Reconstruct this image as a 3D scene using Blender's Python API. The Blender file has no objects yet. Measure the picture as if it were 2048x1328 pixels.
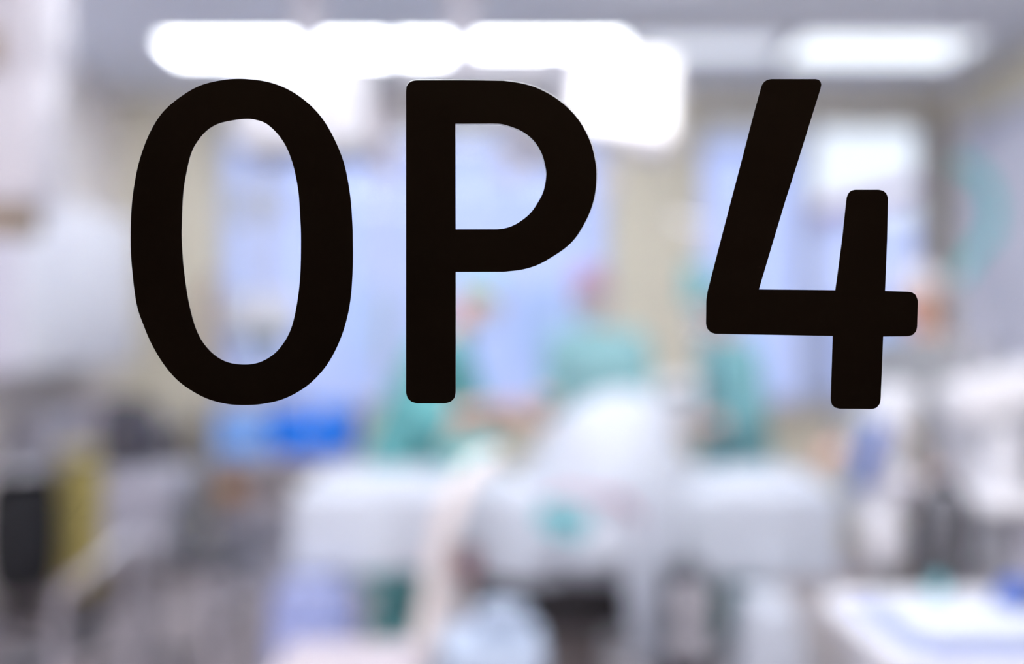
import bpy, bmesh, math, random
from mathutils import Vector, Matrix, Euler
random.seed(7)
C = bpy.context.scene
COL = C.collection
PI = math.pi
R = math.radians
# ------------------------------------------------------------------ camera, world, sun, exposure
F = 2048 * 35 / 36.0                      # focal length in photo pixels
CAMZ = 1.5
def W(px, py, Y):                         # a point of the place at depth Y
    return Vector(((px - 1024) / F * Y, Y, CAMZ - (py - 664) / F * Y))
cam_d = bpy.data.cameras.new('camera'); cam = bpy.data.objects.new('camera', cam_d); COL.objects.link(cam)
cam_d.lens = 35; cam_d.sensor_width = 36; cam_d.clip_start = 0.02; cam_d.clip_end = 200
cam.location = (0, 0, CAMZ); cam.rotation_euler = (PI / 2, 0, 0)
cam_d.dof.use_dof = True; cam_d.dof.focus_distance = 0.497; cam_d.dof.aperture_fstop = 1.38
C.camera = cam
w = bpy.data.worlds.new('sky'); C.world = w; w.use_nodes = True
bgn = w.node_tree.nodes['Background']; bgn.inputs[0].default_value = (0.80, 0.88, 1.0, 1); bgn.inputs[1].default_value = 1.12
sun_d = bpy.data.lights.new('sun', 'SUN'); sun_d.energy = 1.25; sun_d.angle = R(3); sun_d.color = (0.93, 0.96, 1)
sun = bpy.data.objects.new('sun', sun_d); COL.objects.link(sun); sun.rotation_euler = (R(60), 0, R(-24))
LAMP = 11.0                                 # brightness of the ceiling panels
C.view_settings.view_transform = 'Standard'; C.view_settings.look = 'None'
C.view_settings.exposure = 0.30; C.view_settings.gamma = 1; C.view_settings.use_curve_mapping = False
# ------------------------------------------------------------------ materials
def mat(name, col, rough=0.6, metal=0.0, noise=0.05, scale=8.0, emit=None, trans=0.0, bump=0.0, coat=0.0, ior=1.45):
    m = bpy.data.materials.new(name); m.use_nodes = True; nt = m.node_tree; b = nt.nodes['Principled BSDF']
    b.inputs['Roughness'].default_value = rough; b.inputs['Metallic'].default_value = metal
    b.inputs['Transmission Weight'].default_value = trans; b.inputs['Coat Weight'].default_value = coat; b.inputs['IOR'].default_value = ior
    b.inputs['Base Color'].default_value = (*col, 1)
    if noise or bump:
        tc = nt.nodes.new('ShaderNodeTexCoord'); n = nt.nodes.new('ShaderNodeTexNoise'); n.inputs['Scale'].default_value = scale
        n.inputs['Detail'].default_value = 4; nt.links.new(tc.outputs['Object'], n.inputs['Vector'])
        if noise:
            r = nt.nodes.new('ShaderNodeValToRGB'); e = r.color_ramp.elements
            e[0].position = .3; e[1].position = .7
            e[0].color = (*[max(0, c * (1 - noise)) for c in col], 1); e[1].color = (*[min(1, c * (1 + noise)) for c in col], 1)
            nt.links.new(n.outputs['Fac'], r.inputs['Fac']); nt.links.new(r.outputs['Color'], b.inputs['Base Color'])
        if bump:
            bp = nt.nodes.new('ShaderNodeBump'); bp.inputs['Strength'].default_value = bump; bp.inputs['Distance'].default_value = .02
            nt.links.new(n.outputs['Fac'], bp.inputs['Height']); nt.links.new(bp.outputs['Normal'], b.inputs['Normal'])
    if emit:
        b.inputs['Emission Color'].default_value = (*emit[:3], 1); b.inputs['Emission Strength'].default_value = emit[3]
    return m
M = dict(
    cream=mat('cream_wall_paint', (.88, .82, .66), .75, bump=.05, scale=30),
    white_wall=mat('white_wall_paint', (.92, .86, .84), .7, bump=.05, scale=30),
    lav_wall=mat('pale_lilac_panel', (.80, .80, .93), .5),
    ceil=mat('grey_ceiling_panel', (.80, .84, .95), .8, scale=3),
    floor=mat('mauve_vinyl_floor', (.62, .55, .58), .35, noise=.08, scale=6),
    corridor=mat('corridor_paint', (.35, .3, .26), .8),
    doorm=mat('door_laminate', (.45, .43, .4), .5),
    frame=mat('grey_window_frame', (.60, .64, .74), .45),
    bframe=mat('brown_window_frame', (.2, .14, .14), .5),
    white=mat('white_enamel', (.80, .80, .84), .3, coat=.3, noise=.02),
    white2=mat('warm_white_plastic', (.62, .60, .65), .4, noise=.02),
    lgrey=mat('light_grey_plastic', (.42, .42, .50), .4, noise=.03),
    grey=mat('mid_grey_plastic', (.22, .22, .25), .45, noise=.04),
    dgrey=mat('dark_grey_plastic', (.06, .06, .075), .4, noise=.05),
    black=mat('black_plastic_bag', (.006, .008, .012), .7, noise=.1, bump=.6, scale=12),
    blackr=mat('black_rubber', (.02, .02, .024), .5, noise=.05),
    steel=mat('brushed_steel', (.62, .62, .66), .28, 1.0, noise=.05, scale=40),
    chrome=mat('chrome', (.8, .8, .84), .12, 1.0, noise=0),
    drape=mat('white_surgical_drape', (.60, .64, .72), .8, noise=.03, bump=.25, scale=14),
    drape2=mat('pale_blue_drape', (.48, .56, .70), .8, noise=.04, bump=.25, scale=14),
    pinkdrape=mat('pinkish_white_cloth', (.52, .47, .51), .85, noise=.03, bump=.2, scale=14),
    teal=mat('teal_scrub_cloth', (.17, .52, .53), .85, noise=.06, bump=.3, scale=18),
    teal2=mat('pale_teal_gown', (.34, .63, .66), .85, noise=.06, bump=.3, scale=18),
    teal3=mat('dull_teal_gown', (.21, .47, .51), .85, noise=.06, bump=.3, scale=18),
    greyg=mat('pale_grey_gown', (.31, .32, .34), .85, noise=.06, bump=.3, scale=18),
    mint=mat('mint_towel', (.18, .58, .64), .9, noise=.05, bump=.3, scale=40),
    skin=mat('skin', (.78, .46, .37), .5, noise=.05, scale=25),
    pinkcap=mat('mauve_cap_cloth', (.56, .32, .50), .85),
    whitecap=mat('white_cap_cloth', (.66, .64, .70), .85),
    mask=mat('pale_blue_mask', (.50, .63, .75), .85),
    eye=mat('eye_white', (.7, .7, .7), .2, noise=0), hair=mat('brown_hair', (.09, .05, .03), .6),
    blue=mat('bright_blue_wrap', (.0, .22, .95), .5, noise=.05), lblue=mat('light_blue_wrap', (.20, .44, .95), .6, noise=.05),
    bluepad=mat('blue_padding', (.07, .14, .48), .5), navy=mat('navy_plastic', (.04, .045, .09), .4),
    bag=mat('lilac_linen_bag', (.38, .45, .80), .7, bump=.6, scale=10),
    yellow=mat('yellow_plastic_bag', (.56, .46, .14), .45, bump=.6, scale=10),
    beige=mat('beige_hose', (.88, .79, .76), .5), red=mat('brown_red_plastic', (.24, .05, .05), .4),
    pink=mat('pink_tubing', (.60, .32, .40), .4), brown=mat('olive_brown_box', (.13, .10, .07), .6), orange=mat('orange_brown_label', (.50, .27, .12), .6),
    door_w=mat('glossy_white_door', (.88, .88, .95), .35, noise=.01),
    tan=mat('tan_plastic', (.33, .26, .19), .6), counter=mat('grey_brown_laminate', (.24, .21, .21), .5),
    screen=mat('dark_teal_screen', (.12, .2, .24), .2, noise=.1, scale=3), fluid=mat('clear_fluid_bag', (.9, .93, .98), .15, noise=0, trans=.6),
    panel=mat('luminous_panel', (.9, .9, .9), .5, noise=0, emit=(.90, .94, 1, LAMP * .95)),
    paneln=mat('overhead_fill_panel', (.9, .9, .9), .5, noise=0, emit=(.93, .95, 1, LAMP * 0.50)),  # added fill above the table, out of view
    panelf=mat('doorside_fill_panel', (.9, .9, .9), .5, noise=0, emit=(.93, .95, 1, LAMP * 0.95)),  # added frontal fill near the door, out of view
    panelb=mat('cool_luminous_panel', (.9, .9, .9), .5, noise=0, emit=(.84, .92, 1, 1.3)),
    panelc=mat('faint_luminous_panel', (.8, .8, .8), .5, noise=0, emit=(.74, .82, .98, .78)),
    lens=mat('lamp_lens', (.9, .9, .9), .3, noise=0, emit=(1, .98, 1, 1.6)),
    dim=mat('added_corridor_glow', (.5, .4, .3), .5, noise=0, emit=(1, .66, .42, 14.0)),  # added source, warms the letters slightly
    vinyl=mat('black_vinyl', (.032, .026, .025), .6, noise=.25, scale=9), film=mat('grey_vinyl_backing', (.82, .82, .80), .5, noise=0, trans=.9, ior=1.05),
    glass=mat('clear_glass', (1, 1, 1), 0, noise=0, trans=1, ior=1.45),
    fac=mat('pale_blue_facade', (.52, .60, .98), .8, noise=.05, scale=.6), fac2=mat('lilac_facade', (.62, .68, .97), .8, noise=.05, scale=.6),
    roof=mat('mauve_roof', (.62, .42, .62), .7), ground=mat('asphalt', (.15, .15, .16), .9), fwin=mat('facade_window_glass', (.42, .54, .84), .3),
)
# ------------------------------------------------------------------ mesh helpers
def NB(): return bmesh.new()
def box(bm, c, s, bev=0.0, rot=None, seg=2):
    m = Matrix.Translation(Vector(c)) @ (rot.to_matrix().to_4x4() if rot is not None else Matrix.Identity(4)) @ Matrix.Diagonal((s[0], s[1], s[2], 1))
    r = bmesh.ops.create_cube(bm, size=1, matrix=m)
    if bev:
        es = list({e for v in r['verts'] for e in v.link_edges})
        bmesh.ops.bevel(bm, geom=es, offset=bev, segments=seg, affect='EDGES', profile=.5)
    return bm
def ellip(bm, c, r, seg=24, rings=16, rot=None):
    m = Matrix.Translation(Vector(c)) @ (rot.to_matrix().to_4x4() if rot is not None else Matrix.Identity(4)) @ Matrix.Diagonal((r[0], r[1], r[2], 1))
    return bmesh.ops.create_uvsphere(bm, u_segments=seg, v_segments=rings, radius=1, matrix=m)['verts']
def spl(pts, n=8, closed=False):
    P = [Vector(p) for p in pts]; out = []; L = len(P)
    for i in range(L if closed else L - 1):
        if closed: a, b, c, d = P[(i - 1) % L], P[i], P[(i + 1) % L], P[(i + 2) % L]
        else: a, b, c, d = P[max(i - 1, 0)], P[i], P[i + 1], P[min(i + 2, L - 1)]
        for k in range(n):
            t = k / n
            out.append(.5 * ((2 * b) + (c - a) * t + (2 * a - 5 * b + 4 * c - d) * t * t + (3 * b - a - 3 * c + d) * t ** 3))
    if not closed: out.append(P[-1])
    return out
def tube(bm, pts, rad, seg=12, smooth=0, flat=None, round_ends=False):
    """tapered tube; rad a number or one per point; flat=(sx,sy) squashes each ring"""
    pts = [Vector(p) for p in pts]
    rr = list(rad) if hasattr(rad, '__len__') else [rad] * len(pts)
    if smooth:
        q = [Vector((*p, r)) for p, r in zip(pts, rr)]
        P4 = []
        for i in range(len(q) - 1):
            a, b, c, d = q[max(i - 1, 0)], q[i], q[i + 1], q[min(i + 2, len(q) - 1)]
            for k in range(smooth):
                t = k / smooth; P4.append(.5 * ((2 * b) + (c - a) * t + (2 * a - 5 * b + 4 * c - d) * t * t + (3 * b - a - 3 * c + d) * t ** 3))
        P4.append(q[-1]); pts = [Vector(v[:3]) for v in P4]; rr = [v[3] for v in P4]
    if round_ends:
        d0 = (pts[0] - pts[1]).normalized(); d1 = (pts[-1] - pts[-2]).normalized(); r0, r1 = rr[0], rr[-1]
        pre = [(pts[0] + d0 * r0 * math.sin(a), r0 * math.cos(a)) for a in (1.35, .9, .45)]
        post = [(pts[-1] + d1 * r1 * math.sin(a), r1 * math.cos(a)) for a in (.45, .9, 1.35)]
        pts = [p for p, _ in pre] + pts + [p for p, _ in post]; rr = [r for _, r in pre] + rr + [r for _, r in post]
    rings = []; up = None
    for i, p in enumerate(pts):
        d = (pts[min(i + 1, len(pts) - 1)] - pts[max(i - 1, 0)]).normalized()
        if up is None:
            up = Vector((0, 1, 0)) if abs(d.y) < .9 else Vector((0, 0, 1))
        x = up.cross(d).normalized(); y = d.cross(x).normalized(); up = y
        sx, sy = flat if flat else (1, 1)
        rings.append([bm.verts.new(p + (x * math.cos(2 * PI * k / seg) * sx + y * math.sin(2 * PI * k / seg) * sy) * rr[i]) for k in range(seg)])
    for a, b in zip(rings, rings[1:]):
        for k in range(seg): bm.faces.new((a[k], a[(k + 1) % seg], b[(k + 1) % seg], b[k]))
    bm.faces.new(rings[0][::-1]); bm.faces.new(rings[-1])
    return bm
def lathe(bm, c, prof, seg=28, axis=None):
    """prof: (radius, height) from the bottom; axis a direction"""
    rot = Vector((0, 0, 1)).rotation_difference(Vector(axis).normalized()).to_matrix() if axis is not None else Matrix.Identity(3)
    rings = [[bm.verts.new(Vector(c) + rot @ Vector((r * math.cos(2 * PI * k / seg), r * math.sin(2 * PI * k / seg), h))) for k in range(seg)] for r, h in prof]
    for a, b in zip(rings, rings[1:]):
        for k in range(seg): bm.faces.new((a[k], a[(k + 1) % seg], b[(k + 1) % seg], b[k]))
    bm.faces.new(rings[0][::-1]); bm.faces.new(rings[-1])
    return bm
def rings_loft(bm, levels, seg=40, fold=0.0, nf=9, ph=0.0):
    """levels: (centre, rx, ry); vertical cloth-like loft with folds growing downwards"""
    rings = []
    n = len(levels)
    for i, (c, rx, ry) in enumerate(levels):
        row = []
        for k in range(seg):
            a = 2 * PI * k / seg; f = 1 + fold * (1 - i / n) * math.sin(nf * a + ph)
            row.append(bm.verts.new((c[0] + rx * f * math.cos(a), c[1] + ry * f * math.sin(a), c[2])))
        rings.append(row)
    for a, b in zip(rings, rings[1:]):
        for k in range(seg): bm.faces.new((a[k], a[(k + 1) % seg], b[(k + 1) % seg], b[k]))
    bm.faces.new(rings[0][::-1]); bm.faces.new(rings[-1])
    return bm
def obj(name, bm, m, parent=None, smooth=True, world=True, solid=0, sub=0):
    bmesh.ops.recalc_face_normals(bm, faces=bm.faces)
    me = bpy.data.meshes.new(name); bm.to_mesh(me); bm.free()
    if smooth:
        for p in me.polygons: p.use_smooth = True
        try: me.set_sharp_from_angle(angle=R(40))
        except Exception: pass
    o = bpy.data.objects.new(name, me); COL.objects.link(o); me.materials.append(M[m])
    if parent is not None:
        o.parent = parent
        if world:
            off = Vector((0, 0, 0)); p = parent
            while p is not None: off += p.location; p = p.parent
            o.location = -off
    if solid:
        s = o.modifiers.new('thickness', 'SOLIDIFY'); s.thickness = solid; s.offset = 0
    if sub:
        s = o.modifiers.new('smooth', 'SUBSURF'); s.levels = sub; s.render_levels = sub
    return o
def tag(o, label, cat, group=None, kind=None):
    o['label'] = label; o['category'] = cat
    if group: o['group'] = group
    if kind: o['kind'] = kind
    return o
def thing(name, label, cat, loc=(0, 0, 0), group=None, rotz=0):
    o = bpy.data.objects.new(name, None); COL.objects.link(o); o.location = loc; o.rotation_euler = (0, 0, rotz)
    o.empty_display_size = .1
    return tag(o, label, cat, group)
def struct(name, bm, m, parent=None, smooth=False):
    o = obj(name, bm, m, parent, smooth)
    if parent is None: o['kind'] = 'structure'
    return o
def clean(bm_list_obj): pass
# ------------------------------------------------------------------ the room
XL, XR, YF, YB, ZC = -2.6, 2.85, 0.54, 6.6, 3.07
struct('floor', box(NB(), ((XL + XR) / 2, 2.7, -.05), (XR - XL + .4, 8.4, .1)), 'floor')
struct('ceiling', box(NB(), ((XL + XR) / 2, 2.7, ZC + .05), (XR - XL + .4, 8.4, .1)), 'ceil')
struct('wall_left', box(NB(), (XL - .1, 3.55, ZC / 2), (.2, 6.5, ZC)), 'white_wall')
struct('wall_right', box(NB(), (XR + .1, 3.55, ZC / 2), (.2, 6.5, ZC)), 'cream')
winL = (-1.97, .66); winR = (1.24, 2.80); WB, WT = 1.0, 2.93
bm = NB()
T = .3; yc = YB + T / 2
box(bm, ((XL + XR) / 2, yc, WB / 2), (XR - XL + .4, T, WB)); box(bm, ((XL + XR) / 2, yc, (WT + ZC) / 2), (XR - XL + .4, T, ZC - WT))
for a, b in ((XL - .2, winL[0]), (winL[1], winR[0]), (winR[1], XR + .2)): box(bm, ((a + b) / 2, yc, (WB + WT) / 2), (b - a, T, WT - WB))
struct('wall_back', bm, 'cream')
def window(n, x0, x1, muls, fm):
    bm = NB(); y = YB + .12; f = .05
    box(bm, ((x0 + x1) / 2, y, WB + f / 2), (x1 - x0, .07, f)); box(bm, ((x0 + x1) / 2, y, WT - f / 2), (x1 - x0, .07, f))
    for x in (x0 + f / 2, x1 - f / 2): box(bm, (x, y, (WB + WT) / 2), (f, .07, WT - WB - 2 * f))
    for x in muls: box(bm, (x, y, (WB + WT) / 2), (.075, .08, WT - WB - 2 * f))
    o = struct('window_%d' % n, bm, fm)
    xs = [x0 + f] + sorted(muls) + [x1 - f]
    for a, b in zip(xs, xs[1:]):
        obj('pane', box(NB(), ((a + b) / 2, y + .01, (WB + WT) / 2), (b - a, .008, WT - WB - 2 * f)), 'glass', o, False)
    obj('sill', box(NB(), ((x0 + x1) / 2, YB - .02, WB + .015), (x1 - x0 + .08, .22, .03), .006), 'white2', o)
window(1, winL[0], winL[1], [W(775, 0, 6.7).x, W(520, 0, 6.7).x], 'frame')
window(2, winR[0], winR[1], [W(1612, 0, 6.7).x], 'frame')
struct('trim_1', box(NB(), (winR[1] + .02, YB - .012, (WB + WT) / 2), (.06, .024, WT - WB)), 'bframe')
struct('baseboard_back', box(NB(), ((XL + XR) / 2, YB - .01, .05), (XR - XL, .02, .1)), 'lgrey')
struct('baseboard_left', box(NB(), (XL + .01, 3.57, .05), (.02, 6.02, .1)), 'lgrey')
struct('baseboard_right', box(NB(), (XR - .01, 3.57, .05), (.02, 6.02, .1)), 'lgrey')
# front wall with the glazed door, corridor behind the camera
DX0, DX1, DZ = -.55, .65, 2.1
bm = NB()
for a, b in ((XL - .2, DX0 - .05), (DX1 + .05, XR + .2)): box(bm, ((a + b) / 2, .49, ZC / 2), (b - a, .1, ZC))
box(bm, ((DX0 + DX1) / 2, .49, (DZ + .05 + ZC) / 2), (DX1 - DX0 + .1, .1, ZC - DZ - .05))
struct('wall_front', bm, 'white_wall')
bm = NB()
for x in (DX0 - .025, DX1 + .025): box(bm, (x, .49, (DZ + .05) / 2), (.05, .14, DZ + .05))
box(bm, ((DX0 + DX1) / 2, .49, DZ + .025), (DX1 - DX0, .14, .05))
struct('trim_2', bm, 'steel')
GX0, GX1, GZ0, GZ1 = -.40, .50, 1.05, 1.92
bm = NB()
box(bm, ((DX0 + DX1) / 2, .495, (GZ0 + .01) / 2), (DX1 - DX0 - .008, .045, GZ0 - .01)); box(bm, ((DX0 + DX1) / 2, .495, (GZ1 + DZ) / 2), (DX1 - DX0 - .008, .045, DZ - GZ1 - .008))
for a, b in ((DX0 + .004, GX0), (GX1, DX1 - .004)): box(bm, ((a + b) / 2, .495, (GZ0 + GZ1) / 2), (b - a, .045, GZ1 - GZ0))
dr = struct('door_1', bm, 'doorm')
obj('glass_pane', box(NB(), ((GX0 + GX1) / 2, .503, (GZ0 + GZ1) / 2), (GX1 - GX0, .006, GZ1 - GZ0)), 'glass', dr, False)
bm = NB(); tube(bm, [(.58, .475, 1.02), (.58, .42, 1.02), (.47, .42, 1.02)], .009, 12); lathe(bm, (.58, .472, 1.02), [(.025, -.001), (.025, .006)], 20, (0, -1, 0))
obj('door_handle', bm, 'steel', dr)
struct('wall_corridor_left', box(NB(), (-1.3, -.53, ZC / 2), (.1, 1.94, ZC)), 'corridor')
struct('wall_corridor_right', box(NB(), (1.4, -.53, ZC / 2), (.1, 1.94, ZC)), 'corridor')
struct('wall_corridor_back', box(NB(), (.05, -1.45, ZC / 2), (2.6, .1, ZC)), 'corridor')
t = thing('added_corridor_lamp', 'unseen warm lamp added in the corridor to lift the black letters', 'lamp', (.4, -.6, ZC))  # added, unseen: gives the black vinyl a faint brown glow
obj('lamp_base', lathe(NB(), (.4, -.6, ZC - .03), [(.16, 0), (.16, .03)]), 'white', t); obj('diffuser', lathe(NB(), (.4, -.6, ZC - .09), [(.05, 0), (.12, .015), (.145, .06)]), 'dim', t)
# the sign on the glass: three vinyl characters, 0.16 m high
def char(name, loops, m, y, th, parent=None):
    cu = bpy.data.curves.new(name, 'CURVE'); cu.dimensions = '2D'; cu.fill_mode = 'BOTH'; cu.extrude = th / 2
    for lp in loops:
        s = cu.splines.new('POLY'); s.points.add(len(lp) - 1); s.use_cyclic_u = True
        for q, p in zip(s.points, lp):
            q.co = ((p[0] - 1024) / F * .5, -(p[1] - 664) / F * .5, 0, 1)
    tmp = bpy.data.objects.new(name + '_tmp', cu); COL.objects.link(tmp)
    me = bpy.data.meshes.new_from_object(tmp.evaluated_get(bpy.context.evaluated_depsgraph_get()))
    bpy.data.objects.remove(tmp); bpy.data.curves.remove(cu)
    me.name = name
    me.transform(Matrix.Translation((0, y, CAMZ)) @ Matrix.Rotation(PI / 2, 4, 'X'))
    me.materials.clear(); me.materials.append(M[m])
    o = bpy.data.objects.new(name, me); COL.objects.link(o)
    if parent: o.parent = parent
    return o
O_out = [(484.5,158.5),(440,162),(398,173.5),(358.6,197),(327,225),(304.6,259),(287.4,299),(274.3,346),(265,409),(262.4,478),(265,533),(274,606),(288.5,651),(306,691),(332,733),(364,767),(408,794),(450,806.8),(490,810),(530,807),(572,796),(614,772),(648,738),(672,699),(690.5,651),(701.5,598),(706,533),(706,478),(705,446),(701,393.6),(690.7,335.6),(675,291),(651,246),(622,211.7),(582.6,182.7),(537.8,165)]
O_in = [(485,238.6),(443,246),(416.6,259.5),(395.5,283),(382.3,309),(371.8,354),(366.5,393.6),(364,459.5),(364.7,493),(369,546),(379.7,612),(395.5,664.5),(419,700),(451,722.5),(490,729),(525,722.5),(556,701),(580,664.5),(593,617),(601,554),(602.7,480),(601,433),(597,380),(585.3,325),(566.8,283),(537.8,251),(511.5,240)]
P_c = [(1006.7,162.6),(1043.6,168),(1075,177.5),(1109.6,196),(1138.6,219.6),(1162.3,248.6),(1180.7,285.5),(1190,322.5),(1192.6,354),(1188.6,393.6),(1178,428),(1163,457),(1149,478),(1130.6,496),(1104,514),(1075,530),(1043.6,539.5),(1006.7,543.8)]
P_out = [(812.5,184),(813.5,174),(818,167),(825,163),(833,161.5),(920,161.5)] + [tuple(p) for p in spl([(*q, 0) for q in P_c], 6)] + [(911.5,544),(911.5,786),(909,796),(902,803),(891,806.5),(834,806.5),(823,803),(815.5,796),(812.5,786)]
P_ic = [(985,247.8),(1004,249),(1025,255),(1046,264.5),(1067,281.6),(1083,306.6),(1091,335),(1092.4,354),(1087,383),(1075,406.8),(1059.5,428),(1038,445),(1017,455),(996,458.8)]
P_in = [(911,248)] + [tuple(p) for p in spl([(*q, 0) for q in P_ic], 6)] + [(911.5,459)]
FOUR = [(1521,177.4),(1523.5,170),(1528,164),(1534,160.5),(1541,159),(1630.4,159),(1636.5,160.5),(1640,164.5),(1641.5,170),(1640,178),(1596,320),(1570,401.5),(1547,478),(1517,579),(1670,580.5),(1684,476),(1692.5,396),(1696,387),(1701,382),(1708,380),(1757,380),(1765,382),(1771,387),(1774.6,396),(1773,478),(1768.8,582),(1815,583.6),(1823,585),(1830,590),(1834.4,601),(1832.8,654),(1830.5,663),(1824,670),(1815,672.4),(1765,673),(1760,799),(1758,808),(1752,815),(1744,818),(1678,817.4),(1669,815),(1663,809),(1660.7,799),(1665,672),(1430,667.7),(1421,664.5),(1414.5,658),(1411.6,648.7),(1412.2,600),(1415,582),(1440.6,482.6),(1459,412),(1485.4,312),(1506.5,230)]
cl = lambda L: [(p[0], p[1]) for p in spl([(*q, 0) for q in L], 6, True)]
YV = .4994
lo = char('letter_sticker', [cl(O_out), cl(O_in)], 'vinyl', YV, .0006)
tag(lo, 'black vinyl letter O stuck on the glass pane', 'letter')
lp = char('letter_sticker', [P_out, P_in], 'vinyl', YV - .0002, .0005)
tag(lp, 'black vinyl letter P stuck on the glass with a thin grey rim', 'letter')
off = lambda L, s: [(p[0] + s * max(0, (p[0] - 812) / 380) * 2.2, p[1] - s * max(0, (545 - p[1]) / 385) * 3.4) for p in L]
lf = char('vinyl_backing', [off(P_out, 1), off(P_in, -1)], 'film', YV + .0003, .0003, lp); lf['label'] = 'grey rim along the top and right edge'
l4 = char('number_sticker', [FOUR], 'vinyl', YV, .0006)
tag(l4, 'black vinyl numeral 4 with rounded ends stuck on the glass', 'number')
# ------------------------------------------------------------------ outside
struct('ground', box(NB(), (2, 24, -.15), (60, 34, .1)), 'ground')
def building(label, x0, x1, y, h, m, roof=None):
    t = thing('building', label, 'building', ((x0 + x1) / 2, y, -.1))
    obj('wall', box(NB(), ((x0 + x1) / 2, y + 3, h / 2 - .05), (x1 - x0, 6, h + .1)), m, t, False)
    k = int((x1 - x0) / 3.2)
    for i in range(k):
        for j in range(int(h / 3.4)):
            o = obj('window', box(NB(), (x0 + (i + .5) * (x1 - x0) / k, y - .02, 1.6 + j * 3), (1.2, .06, 1.5)), 'fwin', t, False)
    if roof:
        bm = NB(); zl, zr = roof
        vs = [(x0 - .4, y - .5, zl), (x1 + .4, y - .5, zr), (x1 + .4, y + 6.5, zr), (x0 - .4, y + 6.5, zl)]
        a = [bm.verts.new(v) for v in vs]; b = [bm.verts.new((v[0], v[1], v[2] - .24)) for v in vs]
        bm.faces.new(a); bm.faces.new(b[::-1])
        for i in range(4): bm.faces.new((a[i], a[(i + 1) % 4], b[(i + 1) % 4], b[i]))
        obj('roof', bm, 'roof', t, False)
    else:
        obj('roof', box(NB(), ((x0 + x1) / 2, y + 3, h + .1), (x1 - x0 + .4, 6.4, .2)), 'lgrey', t, False)
building('long pale blue building seen outside through the wide left window', -14, 5.6, 19, 5.1, 'fac')
building('lilac building with a sloping mauve roof outside the right window', 7.6, 20.2, 25.4, 4.4, 'fac2', (4.6, 7.95))
# ------------------------------------------------------------------ ceiling panels
def panel(x0, x1, y0, y1, label, m='panel', drop=.0):
    t = thing('ceiling_light', label, 'ceiling light', ((x0 + x1) / 2, (y0 + y1) / 2, ZC), 'luminous panels in the ceiling')
    bm = NB(); f = .025; z = ZC - .02
    for x in (x0 + f / 2, x1 - f / 2): box(bm, (x, (y0 + y1) / 2, z), (f, y1 - y0, .04))
    for y in (y0 + f / 2, y1 - f / 2): box(bm, ((x0 + x1) / 2, y, z), (x1 - x0 - 2 * f, f, .04))
    obj('frame', bm, 'white', t, False)
    obj('diffuser', box(NB(), ((x0 + x1) / 2, (y0 + y1) / 2, ZC - .018), (x1 - x0 - 2 * f, y1 - y0 - 2 * f, .02)), m, t, False)
panel(-1.88, -.64, 5.20, 5.61, 'leftmost bright ceiling light panel in the far row')
panel(-.63, .61, 5.20, 5.61, 'bright ceiling light panel behind the white ceiling column')
panel(.64, 1.46, 5.20, 5.61, 'short faint bluish ceiling light panel right of the square lamp head', 'panelc')
panel(1.50, 2.50, 5.17, 5.70, 'wide cool ceiling light panel above the right window', 'panelb')
for y, lr in ((1.3, 'nearest the glazed door'), (3.1, 'above the operating table')):  # two rows added out of view, they carry most of the fill light
    for x, l in ((-2.1, 'left'), (-.6, 'middle'), (.9, 'right')):
        panel(x, x + 1.25, y, y + .6, 'unseen added ceiling fill panel %s, %s of three' % (lr, l), 'panelf' if y < 2 else 'paneln')
# ------------------------------------------------------------------ surgical light on its column
Yp = 4.3
hub = W(925, 128, Yp)
t = thing('surgical_light', 'white ceiling mounted surgical light with a square and a round head over the table', 'surgical light', (hub.x, Yp, ZC))
obj('ceiling_flange', lathe(NB(), (hub.x, Yp, ZC - .06), [(.1, 0), (.16, .02), (.16, .06)]), 'white', t)
obj('column', lathe(NB(), (hub.x, Yp, hub.z - .07), [(.055, 0), (.07, .02), (.07, .1), (.062, .12), (.062, ZC - hub.z + .06)]), 'white2', t)
def head(c, n, r, m_lens, arm, hl=.11):
    n = Vector(n).normalized(); c = Vector(c)
    h = obj('lamp_head', lathe(NB(), c, [(.03, .10), (.09, .105), (r * .8, .075), (r * .97, .035), (r, 0), (r * .97, -.025), (r * .9, -.03)][::-1], 40, -n), 'white', t)
    obj('lens', lathe(NB(), c + n * .028, [(r * .86, 0), (r * .84, .008)], 40, n), m_lens, h)
    obj('sterile_handle', lathe(NB(), c + n * .03, [(.03, 0), (.022, .02), (.022, hl * .5), (.055, hl * .7), (.06, hl * .9), (.04, hl * 1.05)], 20, n), 'white2', h)
    obj('rim', lathe(NB(), c, [(r * .985, -.012), (r * 1.02, -.005), (r * 1.02, .012), (r * .985, .02)], 40, n), 'lgrey', h)
    return h
A = W(1062, 282, 4.35); Bh = W(1245, 195, 4.5)
nA = Vector((-.55, -.25, -.8)).normalized(); nB = Vector((-.18, -.70, -.55)).normalized()
head(A, nA, .20, 'white2', None, .17); 
Rb = Euler((R(-24), R(7), 0)); mb = Rb.to_matrix()
hb = obj('lamp_head', box(NB(), Bh, (.50, .12, .50), .055, Rb, 4), 'white', t); nB = mb @ Vector((0, -1, 0))
obj('lens', box(NB(), Bh + nB * .058, (.42, .014, .42), .006, Rb), 'lens', hb)
obj('lower_cover', box(NB(), Bh + mb @ Vector((.13, -.01, -.25)), (.22, .10, .10), .03, Rb, 3), 'white2', hb)
bm = NB(); hk = W(1213, 368, 4.3); tube(bm, [Bh + mb @ Vector((-.12, -.02, -.24)), hk + Vector((0, .06, .08)), hk], .018, 10, 4); obj('handle_stem', bm, 'lgrey', hb)
b_ = NB(); ellip(b_, hk, (.055, .05, .055)); obj('sterile_handle', b_, 'white2', hb)
bm = NB(); a2 = W(1110, 128, 4.42)
tube(bm, [(hub.x, Yp, hub.z), a2], .06, 16); obj('arm', bm, 'white', t)
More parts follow.
